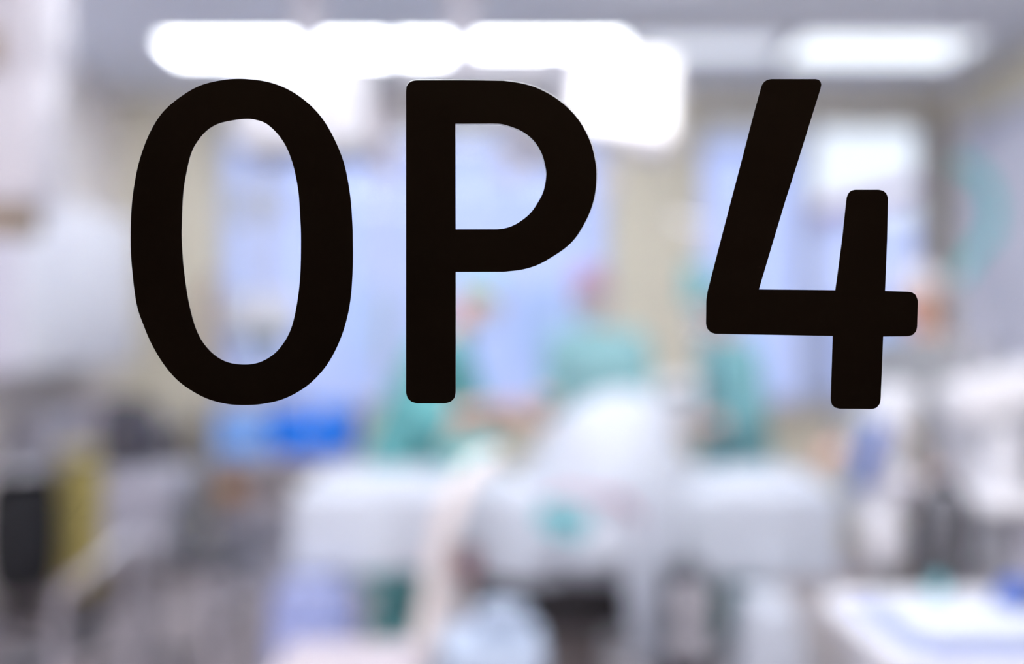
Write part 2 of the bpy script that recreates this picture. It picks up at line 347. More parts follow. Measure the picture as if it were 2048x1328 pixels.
bm = NB(); tube(bm, [a2 + Vector((0, 0, .06)), a2 - Vector((0, 0, .08))], .045, 16); obj('joint', bm, 'lgrey', t)
bm = NB(); tube(bm, [a2 - Vector((0, 0, .05)), (A + Bh) / 2 + Vector((-.1, .1, .1)), A - nA * .13 + Vector((0, 0, .02)), A - nA * .08], .025, 12, 6); obj('arm', bm, 'lgrey', t)
bm = NB(); tube(bm, [a2 + Vector((0, 0, .02)), a2 + Vector((.25, .12, .06)), Bh - nB * .18, Bh - nB * .09], .028, 12, 6); obj('arm', bm, 'lgrey', t)
bm = NB(); q = W(800, 140, Yp); tube(bm, [(hub.x, Yp, hub.z - .02), q], .05, 16); obj('arm', bm, 'white', t)
# supply head to the left, hanging from its own arm
c = W(617, 222, 4.3)
t = thing('supply_pendant', 'boxy white supply pendant hanging left of the surgical lamps', 'ceiling pendant', (c.x, 4.3, ZC))
obj('body', box(NB(), (c.x, 4.3, c.z), (.56, .32, .36), .03), 'white', t)
obj('underside_plate', box(NB(), (c.x, 4.3, c.z - .195), (.5, .28, .03), .008), 'grey', t)
bm = NB(); tube(bm, [(c.x, 4.3, c.z + .17), (c.x, 4.3, ZC)], .06, 20); obj('pole', bm, 'white2', t)
bm = NB(); box(bm, (c.x + .34, 4.3, c.z + .12), (.10, .12, .18), .02); obj('bracket', bm, 'grey', t)
for i in range(4): obj('gas_socket', lathe(NB(), (c.x - .2 + .13 * i, 4.141, c.z - .05), [(.022, -.003), (.022, .008), (.012, .012)], 16, (0, -1, 0)), 'lgrey', t)
bm = NB(); k = W(770, 205, 4.3); box(bm, (k.x, 4.32, k.z - .02), (.09, .09, .14), .02); tube(bm, [(k.x, 4.32, k.z - .05), W(765, 300, 4.32), W(778, 335, 4.3)], [.045, .04, .05], 14, 4, round_ends=True); obj('hanging_arm', bm, 'pinkdrape', t)
bm = NB(); tube(bm, [(c.x + .38, 4.3, c.z + .1), (k.x, 4.32, k.z + .04)], .025, 10); obj('link', bm, 'grey', t)
# ceiling pendant at the left edge
x1 = W(68, 0, 3.2).x
t = thing('ceiling_pendant', 'large white ceiling pendant at the upper left edge with a socket plate', 'ceiling pendant', (x1 - .18, 3.35, ZC))
obj('column', box(NB(), (x1 - .18, 3.35, 2.72), (.34, .30, .70), .015), 'white2', t)
obj('body', box(NB(), (x1 - .18, 3.33, 2.15), (.34, .22, .46), .02), 'white2', t)
obj('socket_plate', box(NB(), (x1 - .17, 3.195, 2.41), (.12, .012, .12), .003), 'tan', t)
obj('bracket', box(NB(), (x1 - .14, 3.32, 1.87), (.17, .14, .10), .02), 'tan', t)
# ------------------------------------------------------------------ people
def remesh(bm, vox, sm=6):
    me = bpy.data.meshes.new('tmp'); bmesh.ops.recalc_face_normals(bm, faces=bm.faces); bm.to_mesh(me); bm.free()
    o = bpy.data.objects.new('tmp', me); COL.objects.link(o)
    r = o.modifiers.new('r', 'REMESH'); r.mode = 'VOXEL'; r.voxel_size = vox
    if sm: s = o.modifiers.new('s', 'SMOOTH'); s.factor = .5; s.iterations = sm
    out = bpy.data.meshes.new_from_object(o.evaluated_get(bpy.context.evaluated_depsgraph_get()))
    bpy.data.objects.remove(o); bpy.data.meshes.remove(me)
    b = NB(); b.from_mesh(out); bpy.data.meshes.remove(out); return b
def person(label, loc, rotz, wr, gown='teal', cap='teal', sc=1.0, lean=.06, headtilt=(0, 0), longsleeve=False, mask='mask'):
    LN = lambda z: lean * max(0, (z - .95) / .5) ** 1.3
    V = lambda x, y, z: Vector((x, y + LN(z), z))
    bm = NB(); bg = NB()
    # trunk and legs
    tube(bm, [V(0, 0, .88), V(0, 0, 1.0), V(0, 0, 1.15), V(0, 0, 1.3), V(0, 0, 1.41), V(0, 0, 1.46)], [.13, .145, .125, .15, .135, .07], 20, 3, (1.12, .72), True)
    tube(bm, [V(0, 0, 1.40), V(0, .015, 1.56)], [.062, .055], 14, 0, None, True)
    tube(bm, [V(-.17, 0, 1.40), V(0, -.01, 1.44), V(.17, 0, 1.40)], [.055, .06, .055], 12, 3, None, True)
    for s in (-1, 1):
        tube(bm, [(s * .09, 0, .92), (s * .10, .01, .7), (s * .10, .02, .50), (s * .10, -.015, .33), (s * .10, -.02, .09)], [.088, .078, .056, .054, .036], 14, 4, None, True)
        tube(bm, [(s * .10, -.045, .045), (s * .105, .06, .045), (s * .11, .15, .03)], [.038, .04, .028], 12, 3, (1.1, .8), True)
    # head
    H = V(0, .03, 1.635) + Vector((0, headtilt[1] * .05, 0))
    Rh = Euler((-headtilt[1], 0, headtilt[0])); Rm = Rh.to_matrix()
    h = lambda x, y, z: H + Rm @ Vector((x, y, z))
    ellip(bm, h(0, -.012, .03), (.076, .094, .085), 24, 18, Rh); ellip(bm, h(0, .018, -.035), (.058, .066, .078), 20, 14, Rh)
    tube(bm, [h(0, .088, .012), h(0, .108, -.022)], [.008, .014], 10, 0, None, True)          # nose
    ellip(bm, h(0, .072, -.095), (.026, .02, .018), 12, 10, Rh)                                # chin
    tube(bm, [h(-.02, .083, -.056), h(0, .09, -.055), h(.02, .083, -.056)], .0075, 8, 2, None, True)  # lips
    tube(bm, [h(-.045, .072, .034), h(0, .09, .03), h(.045, .072, .034)], .010, 8, 3, None, True)    # brow
    for s in (-1, 1): ellip(bm, h(s * .076, -.012, -.005), (.011, .02, .03), 12, 10, Rh)       # ears
    # arms
    for s, wt in zip((-1, 1), wr):
        sh = V(s * .19, 0, 1.40); wt = Vector(wt); L1, L2 = .29, .255
        d = wt - sh; D = min(d.length, (L1 + L2) * .985); d.normalize(); wt = sh + d * D
        a = (L1 * L1 - L2 * L2 + D * D) / (2 * D); hh = math.sqrt(max(0, L1 * L1 - a * a))
        pole = Vector((s * .55, -.5, -.9)); pole = (pole - d * pole.dot(d)).normalized()
        el = sh + d * a + pole * hh; fd = (wt - el).normalized()
        tube(bm, [sh, sh.lerp(el, .5), el], [.052, .046, .038], 14, 3, None, True)
        tube(bm, [el, el.lerp(wt, .35), wt], [.04, .038, .025], 14, 3, None, True)
        side = fd.cross(Vector((0, 0, 1))).normalized() * s; nrm = side.cross(fd).normalized()
        if nrm.z > 0: nrm = -nrm                                                              # palm side faces down
        pe = wt + fd * .085
        for j in range(4):
            o1 = side * (.012 - .0 + (j - 1.5) * .019)
            tube(bm, [wt + fd * .01 + o1 * .6, pe + o1], [.014, .0125], 8, 0, None, True)
            fl = (.066, .074, .07, .055)[j] if True else 0; base = pe + o1
            k1 = base + (fd * .95 + nrm * .25).normalized() * fl * .5; k2 = k1 + (fd * .7 + nrm * .7).normalized() * fl * .3; k3 = k2 + (fd * .35 + nrm * .93).normalized() * fl * .28
            tube(bm, [base, k1, k2, k3], [.0095, .009, .0085, .0075], 8, 0, None, True)
        th = wt + fd * .025 - side * .022
        tube(bm, [wt + fd * .015, th, th + (fd * .7 - side * .55 + nrm * .3).normalized() * .035, th + (fd * .9 - side * .25 + nrm * .45).normalized() * .062], [.014, .013, .0105, .009], 8, 0, None, True)
        se = wt if longsleeve else el
        sl = [sh + (sh - V(0, 0, 1.38)) * -.25, sh, sh.lerp(el, .5), el, el.lerp(wt, .18 if not longsleeve else .5)] + ([el.lerp(wt, .96)] if longsleeve else [])
        tube(bg, sl, [.07, .078, .07, .064, .062] + ([.042] if longsleeve else []), 16, 3, None, True)
    body = remesh(bm, .0065, 3)
    for v in body.verts: v.co *= sc
    o = obj('person', body, 'skin', None)
    o.location = loc; o.rotation_euler = (0, 0, rotz)
    tag(o, label, 'person')
    def kid(name, b, m, **k):
        for v in b.verts: v.co *= sc
        return obj(name, b, m, o, world=False, **k)
    rings_loft(bg, [(V(0, -.0, .42), .25, .20), (V(0, 0, .6), .245, .185), (V(0, 0, .8), .225, .17), (V(0, 0, 1.0), .205, .15), (V(0, 0, 1.15), .185, .14), (V(0, 0, 1.28), .205, .145), (V(0, 0, 1.38), .21, .125), (V(0, 0, 1.445), .15, .095), (V(0, 0, 1.49), .078, .075)], 64, .06, 11)
    kid('gown', remesh(bg, .012, 5), gown)
    b = NB()
    for s in (-1, 1): tube(b, [(s * .10, .0, .8), (s * .10, .02, .5), (s * .10, -.015, .3), (s * .10, -.02, .10)], [.10, .085, .082, .08], 16, 3)
    kid('trousers', b, gown)
    for s in (-1, 1):
        b = NB(); tube(b, [(s * .10, -.055, .05), (s * .105, .02, .058), (s * .108, .09, .05), (s * .11, .17, .04)], [.046, .052, .05, .036], 14, 3, (1.05, .9), True)
        for v in b.verts: v.co.z = max(v.co.z, .001)
        kid('shoe', b, 'white2')
    # cap: the upper shell of the skull, tied behind
    b = NB(); ellip(b, (0, 0, 0), (.086, .106, .098), 32, 24)
    bmesh.ops.delete(b, geom=[v for v in b.verts if v.co.z < .012 - v.co.y * .1 - (.03 if v.co.y < 0 else 0)], context='VERTS')
    for v in b.verts: v.co = h(v.co.x, v.co.y - .012, v.co.z + .03)
    kid('cap', b, cap, solid=.004)
    if mask:
        b = NB(); ellip(b, (0, 0, 0), (.070, .094, .074), 32, 24)
        bmesh.ops.delete(b, geom=[v for v in b.verts if v.co.y < .015 or v.co.z > .045 or v.co.z < -.066], context='VERTS')
        for v in b.verts: v.co = h(v.co.x, v.co.y + .016 + max(0, .02 - abs(v.co.x)) * .4, v.co.z - .045)
        kid('face_mask', b, mask, solid=.003)
    for s in (-1, 1):
        b = NB(); ellip(b, h(s * .031, .074, .012), (.0125, .0125, .0125), 14, 10); e = kid('eye', b, 'eye')
        b = NB(); ellip(b, h(s * .031, .0835, .012), (.0055, .0045, .0055), 10, 8)
        for v in b.verts: v.co *= sc
        obj('iris', b, 'hair', e, world=False)
    return o
person('person in teal gown and cap leaning over the table left of centre, arms reaching right', (-.48, 4.40, 0), R(-106), [(-.10, .50, 1.14), (.20, .46, 1.19)], 'teal', 'teal2', 1.0, .20, (0, .35))
person('person in pale teal gown with mauve cap standing behind the raised drape, facing the door', (.435, 4.86, 0), R(143), [(-.14, .28, 1.12), (.10, .30, 1.16)], 'teal2', 'pinkcap', 1.03, .04, (.2, .3))
person('person in dull teal gown standing right of the table behind the pole, turned left', (1.03, 4.57, 0), R(100), [(-.16, .29, 1.10), (.14, .29, 1.13)], 'teal3', 'teal3', .99, .05, (0, .3))
person('person in pale grey gown and white cap at the head end behind the machine', (1.69, 4.02, 0), R(125), [(-.22, .22, 1.00), (.22, .30, 1.05)], 'greyg', 'whitecap', 1.0, .03, (.1, .25), True, None)
# ------------------------------------------------------------------ operating table and drapes
tx0, tx1, ty0, ty1 = -.74, 1.12, 3.40, 3.98; tz = .93
t = thing('operating_table', 'operating table with dark base and a raised blue padded end plate', 'operating table', ((tx0 + tx1) / 2, (ty0 + ty1) / 2, 0))
obj('base', box(NB(), (.22, 3.69, .06), (.95, .46, .12), .03), 'blackr', t)
obj('pedestal', box(NB(), (.22, 3.69, .295), (.22, .26, .35), .03), 'counter', t)
obj('head_unit', box(NB(), (.13, 3.64, .57), (.56, .46, .20), .02), 'blackr', t)
obj('column_top', box(NB(), (.22, 3.69, .74), (.26, .30, .12), .01), 'dgrey', t)
obj('table_top', box(NB(), ((tx0 + tx1) / 2, 3.69, .825), (tx1 - tx0 - .06, .48, .05), .012), 'steel', t)
obj('mattress', box(NB(), ((tx0 + tx1) / 2, 3.69, .88), (tx1 - tx0 - .1, .46, .05), .02), 'blackr', t)
a = W(1690, 985, 3.5); b2 = W(1742, 815, 3.5); d = (b2 - a); ang = math.atan2(d.x, d.z)
mid = (a + b2) / 2
pl = obj('end_plate', box(NB(), mid + Vector((.055, 0, -.02)), (.07, .36, d.length + .22), .02, Euler((0, ang, 0))), 'white', t)
obj('pad', box(NB(), mid + Vector((-.005, -.12, 0)), (.05, .10, d.length * .75), .015, Euler((0, ang, 0))), 'bluepad', pl)
bm = NB(); tube(bm, [(tx1 - .06, 3.69, .83), (a.x + .04, 3.69, .84), (a.x + .05, 3.6, a.z + .02)], .02, 10); obj('hinge_bar', bm, 'steel', t)
def drape(name, x0, x1, y0, y1, top, bot, m, label, nx=90, seedp=0.0, tube_in=.0, parent=None, cat='drape'):
    """cloth lying over a top: bottom-front edge, up, across, and down behind"""
    bm = NB(); grid = []
    for i in range(nx + 1):
        u = i / nx; x = x0 + (x1 - x0) * u; row = []
        tp, bt = top(u), bot(u)
        for j in range(41):
            v = j / 40
            wv = math.sin(x * 23 + seedp) * .5 + math.sin(x * 41 + 2 + seedp) * .3 + math.sin(x * 11 + 1) * .4
            if v < .36:
                k = v / .36; z = bt + (tp - .03 - bt) * k; y = y0 - .025 - (1 - k) * (.035 + .03 * wv)
            elif v > .64:
                k = (1 - v) / .36; z = bt + (tp - .03 - bt) * k; y = y1 + .025 + (1 - k) * (.035 + .03 * wv)
            else:
                k = (v - .36) / .28; a = math.sin(PI * k) ** .35 if 0 < k < 1 else 0; z = tp - .03 + .03 * a + .012 * math.sin(x * 15 + k * 6) * a; y = y0 - .025 + (y1 - y0 + .05) * k
            row.append(bm.verts.new((x, y, z)))
        grid.append(row)
    for a_, b_ in zip(grid, grid[1:]):
        for j in range(40): bm.faces.new((a_[j], a_[j + 1], b_[j + 1], b_[j]))
    o = obj(name, bm, m, parent, solid=.004)
    if parent is None: tag(o, label, cat)
    return o
sm = lambda a, b, x: (lambda q: q * q * (3 - 2 * q))(min(1, max(0, (x - a) / (b - a))))
ztop = lambda u: .975 + .02 * math.sin(u * 9) 
drape('surgical_drape', tx0, tx1 - .02, ty0, ty1, lambda u: .965 + .015 * math.sin(u * 9), lambda u: .68 + .02 * math.sin(u * 7 + 1) - .04 * sm(.6, 1, u), 'drape', 'long white drape covering the operating table from end to end')
# the raised middle drape: a dome over the patient, hanging down in front
bm = NB(); grid = []; cx, cy = W(1190, 0, 3.62).x, 3.66
for i in range(29):
    k = i / 28; row = []
    for j in range(96):
        a = 2 * PI * j / 96
        fo = 1 + (.05 * math.sin(a * 7 + .5) + .03 * math.sin(a * 13)) * k ** 1.5
        rx = (.035 + .33 * k ** .75) * fo; ry = (.04 + .34 * math.sin(k * PI / 2) ** .8 + (.09 * max(0, k - .45) / .55 if j > 48 else 0) * abs(math.sin(a))) * fo
        hx = .11 * (1 - k) ** .7
        z = 1.285 - .32 * k ** 1.25 - (.36 + .05 * math.sin(a * 2 + 1)) * max(0, k - .45) ** 1.1 * (1.25 if math.sin(a) < 0 else .8)
        row.append(bm.verts.new((cx + hx + rx * math.cos(a), cy + ry * math.sin(a), z)))
    grid.append(row)
for a_, b_ in zip(grid, grid[1:]):
    for j in range(96): bm.faces.new((a_[j], a_[(j + 1) % 96], b_[(j + 1) % 96], b_[j]))
bm.faces.new(grid[0])
tag(obj('surgical_drape', bm, 'drape', solid=.004), 'white drape raised in a dome over the patient at the centre', 'drape')
# long fold of sheet falling at the front right of the dome
bm = NB(); grid = []
for i in range(25):
    k = i / 24; row = []; yy = 3.235 - .04 * math.sin(k * PI)
    c = W(1292 + 22 * k, 960 + 380 * k, yy)
    for j in range(13):
        s = (j / 12 - .5) * (.24 - .11 * k); row.append(bm.verts.new((c.x + s, yy + .02 * math.sin(j * 1.7), max(c.z, .03))))
    grid.append(row)
for a_, b_ in zip(grid, grid[1:]):
    for j in range(12): bm.faces.new((a_[j], a_[j + 1], b_[j + 1], b_[j]))
tag(obj('hanging_sheet', bm, 'drape', solid=.004), 'narrow pale sheet hanging down in front of the right half of the dome drape', 'sheet')
# towel and pink tube lying on the dome front
def patch(name, ctr, w_, h_, m, label, cat, tilt=0.0, y=3.27):
    bm = NB(); g = []
    for i in range(11):
        row = []
        for j in range(9):
            u, v = i / 10 - .5, j / 8 - .5; e = 1 - .25 * abs(v) * 2
            x = ctr.x + u * w_ * e + v * tilt; z = ctr.z + v * h_ - u * w_ * .25
            row.append(bm.verts.new((x, y - .012 * math.cos(u * 9) - .01 * math.sin(v * 7), z)))
        g.append(row)
    for a_, b_ in zip(g, g[1:]):
        for j in range(8): bm.faces.new((a_[j], a_[j + 1], b_[j + 1], b_[j]))
    return tag(obj(name, bm, m, solid=.008), label, cat)
patch('towel', W(1125, 1040, 3.20), .17, .085, 'mint', 'small teal towel lying on the front of the dome drape', 'towel', .02, 3.20)
bm = NB(); tube(bm, [W(1090, 1000, 3.21), W(1130, 985, 3.20), W(1190, 990, 3.19), W(1245, 1000, 3.20), W(1275, 1040, 3.21)], .010, 10, 6, None, True)
tag(obj('tube', bm, 'pink'), 'thin pink tube lying across the white drape above the teal towel', 'tube')
bm = NB(); tube(bm, [W(985, 915, 3.40), W(940, 945, 3.30), W(905, 1010, 3.22), W(880, 1100, 3.20), W(862, 1200, 3.18), W(845, 1300, 3.12), W(830, 1450, 3.05), (-.33, 3.0, .04), (-.28, 2.95, .036)], .034, 16, 8, None, True)
tag(obj('hose', bm, 'beige'), 'thick beige hose hanging down from the left side of the dome drape', 'hose')
c = W(932, 1115, 3.3)
t = thing('suction_canister', 'small brown red canister hanging at the table edge beside the beige hose', 'canister', (c.x, 3.3, c.z - .05))
obj('cup', lathe(NB(), (c.x, 3.3, c.z - .06), [(.035, 0), (.04, .02), (.045, .09)]), 'red', t); obj('lid', lathe(NB(), (c.x, 3.3, c.z + .03), [(.048, 0), (.048, .012), (.015, .02), (.015, .035)]), 'grey', t)
bm = NB(); tube(bm, [(c.x, 3.3, c.z + .06), (c.x + .01, 3.36, c.z + .10), (c.x + .01, 3.44, .83)], .008, 8, 3); obj('hook', bm, 'steel', t)
# infusion stand right of centre
def stand(px, Y, label, top_z, bags, mtop=None):
    x = W(px, 0, Y).x; t = thing('infusion_stand', label, 'infusion stand', (x, Y, 0))
    bm = NB(); tube(bm, [(x, Y, .08), (x, Y, top_z)], .013, 12); obj('pole', bm, 'chrome', t)
    for k in range(5):
        a = 2 * PI * k / 5 + .3; e = Vector((x + .21 * math.cos(a), Y + .21 * math.sin(a), .065)); bm = NB()
        tube(bm, [(x, Y, .10), (x, Y, .10) if False else Vector((x, Y, .10)).lerp(e, .5), e], [.016, .014, .012], 10); l = obj('leg', bm, 'steel', t)
        obj('wheel', lathe(NB(), (e.x, e.y - .01, .032), [(.03, 0), (.03, .02)], 18, (0, 1, 0)), 'blackr', l)
    bm = NB(); tube(bm, [(x - .11, Y, top_z + .03), (x - .10, Y, top_z), (x, Y, top_z - .02), (x + .10, Y, top_z), (x + .11, Y, top_z + .03)], .006, 8, 4); obj('hook_bar', bm, 'chrome', t)
    for s, z, m, l in bags:
        b = thing('infusion_bag', l, 'infusion bag', (x + s, Y, z))
        obj('bag', box(NB(), (x + s, Y, z), (.11, .035, .19), .015), m, b); bm = NB(); tube(bm, [(x + s, Y, z + .09), (x + s * .98, Y, top_z)], .003, 6); obj('loop', bm, 'white', b)
        bm = NB(); tube(bm, [(x + s, Y, z - .09), (x + s * .7, Y - .02, z - .3), (x + .03, Y - .02, z - .6)], .004, 6, 5); obj('drip_line', bm, 'fluid', b)
    return t
stand(1397, 4.28, 'chrome infusion stand right of the dome drape', 1.98, [(-.01, 1.70, 'teal3', 'teal bag hanging on the infusion stand right of the dome drape')])
x = W(1397, 0, 4.28).x; t = thing('infusion_pump', 'white boxy infusion pump clamped low on the stand right of centre', 'pump', (x - .1, 4.24, 1.17))
obj('housing', box(NB(), (x - .11, 4.23, 1.215), (.19, .12, .17), .02), 'white', t); obj('display', box(NB(), (x - .11, 4.166, 1.24), (.10, .01, .05), .002), 'screen', t)
stand(522, 5.4, 'chrome stand in front of the wide left window', 2.38, [(-.10, 2.19, 'fluid', 'left clear bag hanging in front of the wide window'), (.10, 2.19, 'fluid', 'right clear bag hanging in front of the wide window')])
# monitor tower behind the letter O
t = thing('monitor_tower', 'slim tower of white devices with grey teal screen before the left window', 'equipment tower', (W(520, 0, 6.12).x, 6.12, 0))
X = W(520, 0, 6.12).x
obj('cart', box(NB(), (X, 6.12, .55), (.46, .42, .90), .02), 'lgrey', t)
for sx in (-.19, .19):
    for sy in (-.16, .16): obj('wheel', lathe(NB(), (X + sx - .012, 6.12 + sy, .05), [(.05, 0), (.05, .025)], 18, (1, 0, 0)), 'blackr', t)
bm = NB(); tube(bm, [(X, 6.17, .98), (X, 6.17, 1.62)], .03, 14); obj('post', bm, 'steel', t)
obj('device', box(NB(), (X, 6.12, 1.10), (.40, .34, .20), .02), 'white2', t)
d = obj('monitor', box(NB(), (X + .03, 6.09, 1.60), (.42, .10, .24), .02), 'white', t); obj('screen', box(NB(), (X + .05, 6.03, 1.45), (.27, .03, .12), .01), 'screen', d)
bm = NB(); tube(bm, [W(425, 560, 6.0), W(418, 620, 5.95), W(428, 690, 5.95), (X - .15, 6.0, 1.15)], .022, 10, 5, None, True); obj('cable', bm, 'red', t)
# ------------------------------------------------------------------ left side: trolley with blue packs, waste bags, counter
def trolley(label, x0, x1, y0, y1, tiers, m='steel'):
    t = thing('trolley', label, 'trolley', ((x0 + x1) / 2, (y0 + y1) / 2, 0))
    for x in (x0, x1):
        for y in (y0, y1):
            bm = NB(); tube(bm, [(x, y, .09), (x, y, tiers[0] + .04)], .013, 12); l = obj('post', bm, 'chrome', t)
            obj('wheel', lathe(NB(), (x - .012, y, .045), [(.045, 0), (.045, .024)], 18, (1, 0, 0)), 'blackr', l)
    for z in tiers:
        bm = NB(); box(bm, ((x0 + x1) / 2, (y0 + y1) / 2, z - .012), (x1 - x0, y1 - y0, .02), .004)
        for y in (y0, y1): box(bm, ((x0 + x1) / 2, y, z + .012), (x1 - x0, .008, .03))
        obj('shelf', bm, m, t)
    return t
trolley('steel trolley with three shelves carrying the bright blue packs', -1.42, -.72, 4.55, 4.95, [.905, .70, .32])
def pack(name, c, s, m, label, cat, band=None):
    t = thing(name, label, cat, (c[0], c[1], c[2] - s[2] / 2)); obj('box_body', box(NB(), c, s, .012), m, t)
    if band:
        obj('lid', box(NB(), (c[0], c[1], c[2] + s[2] / 2 - .012), (s[0] + .012, s[1] + .012, .026), .005), band, t)
        obj('latch', box(NB(), (c[0], c[1] - s[1] / 2 - .006, c[2] + s[2] / 2 - .03), (.05, .008, .04), .002), 'steel', t)
    return t
pack('sterile_pack', (-.92, 4.73, 1.03), (.33, .30, .225), 'blue', 'bright blue sterile container on the top shelf of the steel trolley', 'container', 'blue')
pack('sterile_pack', (-1.25, 4.74, 1.02), (.25, .28, .20), 'lblue', 'lighter blue pack left of the bright blue container', 'container', 'lblue')
pack('storage_box', (-.99, 4.70, .775), (.19, .24, .135), 'brown', 'dark olive brown box on the middle shelf of the steel trolley', 'box', 'tan')
pack('storage_box', (-1.30, 4.70, .765), (.13, .22, .12), 'orange', 'orange brown box left of the dark box on the middle shelf', 'box')
pack('storage_box', (-1.14, 4.72, .755), (.10, .22, .10), 'pinkdrape', 'pale pinkish box between the two brownish boxes on the middle shelf', 'box')
pack('storage_box', (-1.05, 4.73, .41), (.5, .3, .17), 'lgrey', 'wide light grey box on the lowest shelf of the steel trolley', 'box', 'lgrey')
# equipment cart left of the trolley
X, Y = -1.60, 4.25
t = thing('equipment_cart', 'grey wheeled equipment cart with a dark monitor on top, left of the steel trolley', 'cart', (X, Y, 0))
obj('cabinet', box(NB(), (X + .06, Y, .66), (.30, .34, .26), .02), 'grey', t)
obj('top_device', box(NB(), (X + .07, Y, .855), (.30, .34, .12), .015), 'lgrey', t)
bm = NB(); box(bm, (X - .03, Y, 1.06), (.24, .08, .22), .02); mo = obj('monitor', bm, 'navy', t); obj('screen', box(NB(), (X - .03, Y - .043, 1.06), (.20, .006, .17), .002), 'dgrey', mo)
bm = NB(); tube(bm, [(X - .01, Y + .03, .90), (X - .03, Y + .03, 1.0)], .02, 10); obj('monitor_neck', bm, 'dgrey', t)
bm = NB(); tube(bm, [(X + .06, Y, .12), (X + .06, Y, .46)], .035, 14); obj('post', bm, 'grey', t)
for k in range(5):
    a = 2 * PI * k / 5 + .5; e = Vector((X + .06 + .27 * math.cos(a), Y + .27 * math.sin(a), .07)); bm = NB(); tube(bm, [(X + .06, Y, .13), e], [.022, .016], 10); l = obj('leg', bm, 'grey', t)
    obj('wheel', lathe(NB(), (e.x - .01, e.y, .037), [(.036, 0), (.036, .022)], 18, (1, 0, 0)), 'blackr', l)
for i in range(3): obj('drawer', box(NB(), (X + .06, Y - .172, .58 + .082 * i), (.26, .012, .072), .003), 'grey' if i == 0 else 'lgrey', t)
# footswitch + cables on a low stool
X, Y = -1.15, 3.86
t = thing('stool', 'round stool with a dark seat and chrome legs in front of the steel trolley', 'stool', (X, Y, 0))
obj('seat', lathe(NB(), (X, Y, .60), [(.13, 0), (.16, .015), (.165, .05), (.12, .07)], 32), 'dgrey', t)
bm = NB(); tube(bm, [(X, Y, .12), (X, Y, .60)], .024, 14); obj('gas_lift', bm, 'chrome', t)
for k in range(5):
    a = 2 * PI * k / 5 + .1; e = Vector((X + .22 * math.cos(a), Y + .22 * math.sin(a), .07)); bm = NB(); tube(bm, [(X, Y, .13), e], [.02, .014], 10); l = obj('leg', bm, 'chrome', t)
    obj('wheel', lathe(NB(), (e.x - .01, e.y, .035), [(.034, 0), (.034, .022)], 18, (1, 0, 0)), 'blackr', l)
# bent chrome rail near the left edge: push handle of a linen cart
X, Y = W(165, 0, 3.5).x, 3.5
t = thing('foot_rail_stand', 'low chrome stand with a bent tube handle in front of the waste bags', 'stand', (X, Y, 0))
bm = NB(); tube(bm, [(W(118, 0, 3.5).x, 3.5, .10), W(118, 1270, 3.5), W(126, 1185, 3.5), W(170, 1150, 3.5), W(252, 1085, 3.6), W(262, 1100, 3.75), (W(262, 0, 3.75).x, 3.75, .10)], .020, 12, 6); obj('handle', bm, 'steel', t)
bm = NB(); box(bm, (-1.48, 3.63, .10), (.32, .36, .03), .01); obj('base', bm, 'steel', t)
for sx in (-.13, .13):
    for sy in (-.14, .14): obj('wheel', lathe(NB(), (-1.48 + sx - .01, 3.63 + sy, .04), [(.04, 0), (.04, .02)], 18, (1, 0, 0)), 'blackr', t)
obj('polished_ball', lathe(NB(), W(310, 1090, 3.7) - Vector((0, 0, .03)), [(.004, 0), (.022, .008), (.03, .03), (.022, .052), (.004, .06)], 20), 'chrome', t)
bm = NB(); tube(bm, [W(310, 1090, 3.7) - Vector((0, 0, .02)), (W(310, 0, 3.7).x, 3.7, .11)], .008, 8); obj('ball_rod', bm, 'steel', t)
# waste bags on ring stands
def wastebag(x, y, m, label, w_=.26, top=.90, bot=.12):
    t = thing('waste_bag_stand', label, 'waste bag', (x, y, 0), None)
    bm = NB(); seg = 40; pr = []
    L = [((x, y, bot), w_ * .30, w_ * .28), ((x, y, bot + .05), w_ * .45, w_ * .42), ((x, y, bot + .3), w_ * .5, w_ * .48), ((x, y, top - .2), w_ * .47, w_ * .45), ((x, y, top), w_ * .5, w_ * .5)]
    obj('bag', rings_loft(bm, L, 48, .10, 7), m, t, sub=1)
    bm = NB(); g = [(x + w_ * .54 * math.cos(a * PI / 12), y + w_ * .54 * math.sin(a * PI / 12), top + .005) for a in range(25)]; tube(bm, g, .010, 8); r = obj('ring', bm, 'steel', t)
    obj('lid', lathe(NB(), (x, y, top + .012), [(w_ * .55, 0), (w_ * .56, .012), (w_ * .3, .025)], 32), 'grey' if m == 'black' else 'yellow', t)
    bm = NB(); tube(bm, [(x, y + w_ * .56, top), (x, y + w_ * .6, .08)], .012, 8); box(bm, (x, y + .02, .05), (w_ * .9, w_ * 1.2, .03), .008); obj('frame', bm, 'grey', t)
    for sx in (-1, 1): obj('wheel', lathe(NB(), (x + sx * w_ * .35 - .01, y + w_ * .4, .03), [(.03, 0), (.03, .02)], 14, (1, 0, 0)), 'blackr', t)
    for sx in (-1, 1): obj('wheel', lathe(NB(), (x + sx * w_ * .35 - .01, y - w_ * .4, .03), [(.03, 0), (.03, .02)], 14, (1, 0, 0)), 'blackr', t)
wastebag(W(45, 0, 4.4).x, 4.4, 'black', 'black waste bag on a wheeled ring stand at the left edge', .31, .90, .34)
wastebag(W(163, 0, 4.75).x, 4.75, 'yellow', 'yellow waste bag on a ring stand beside the black waste bag', .22, .92, .25)
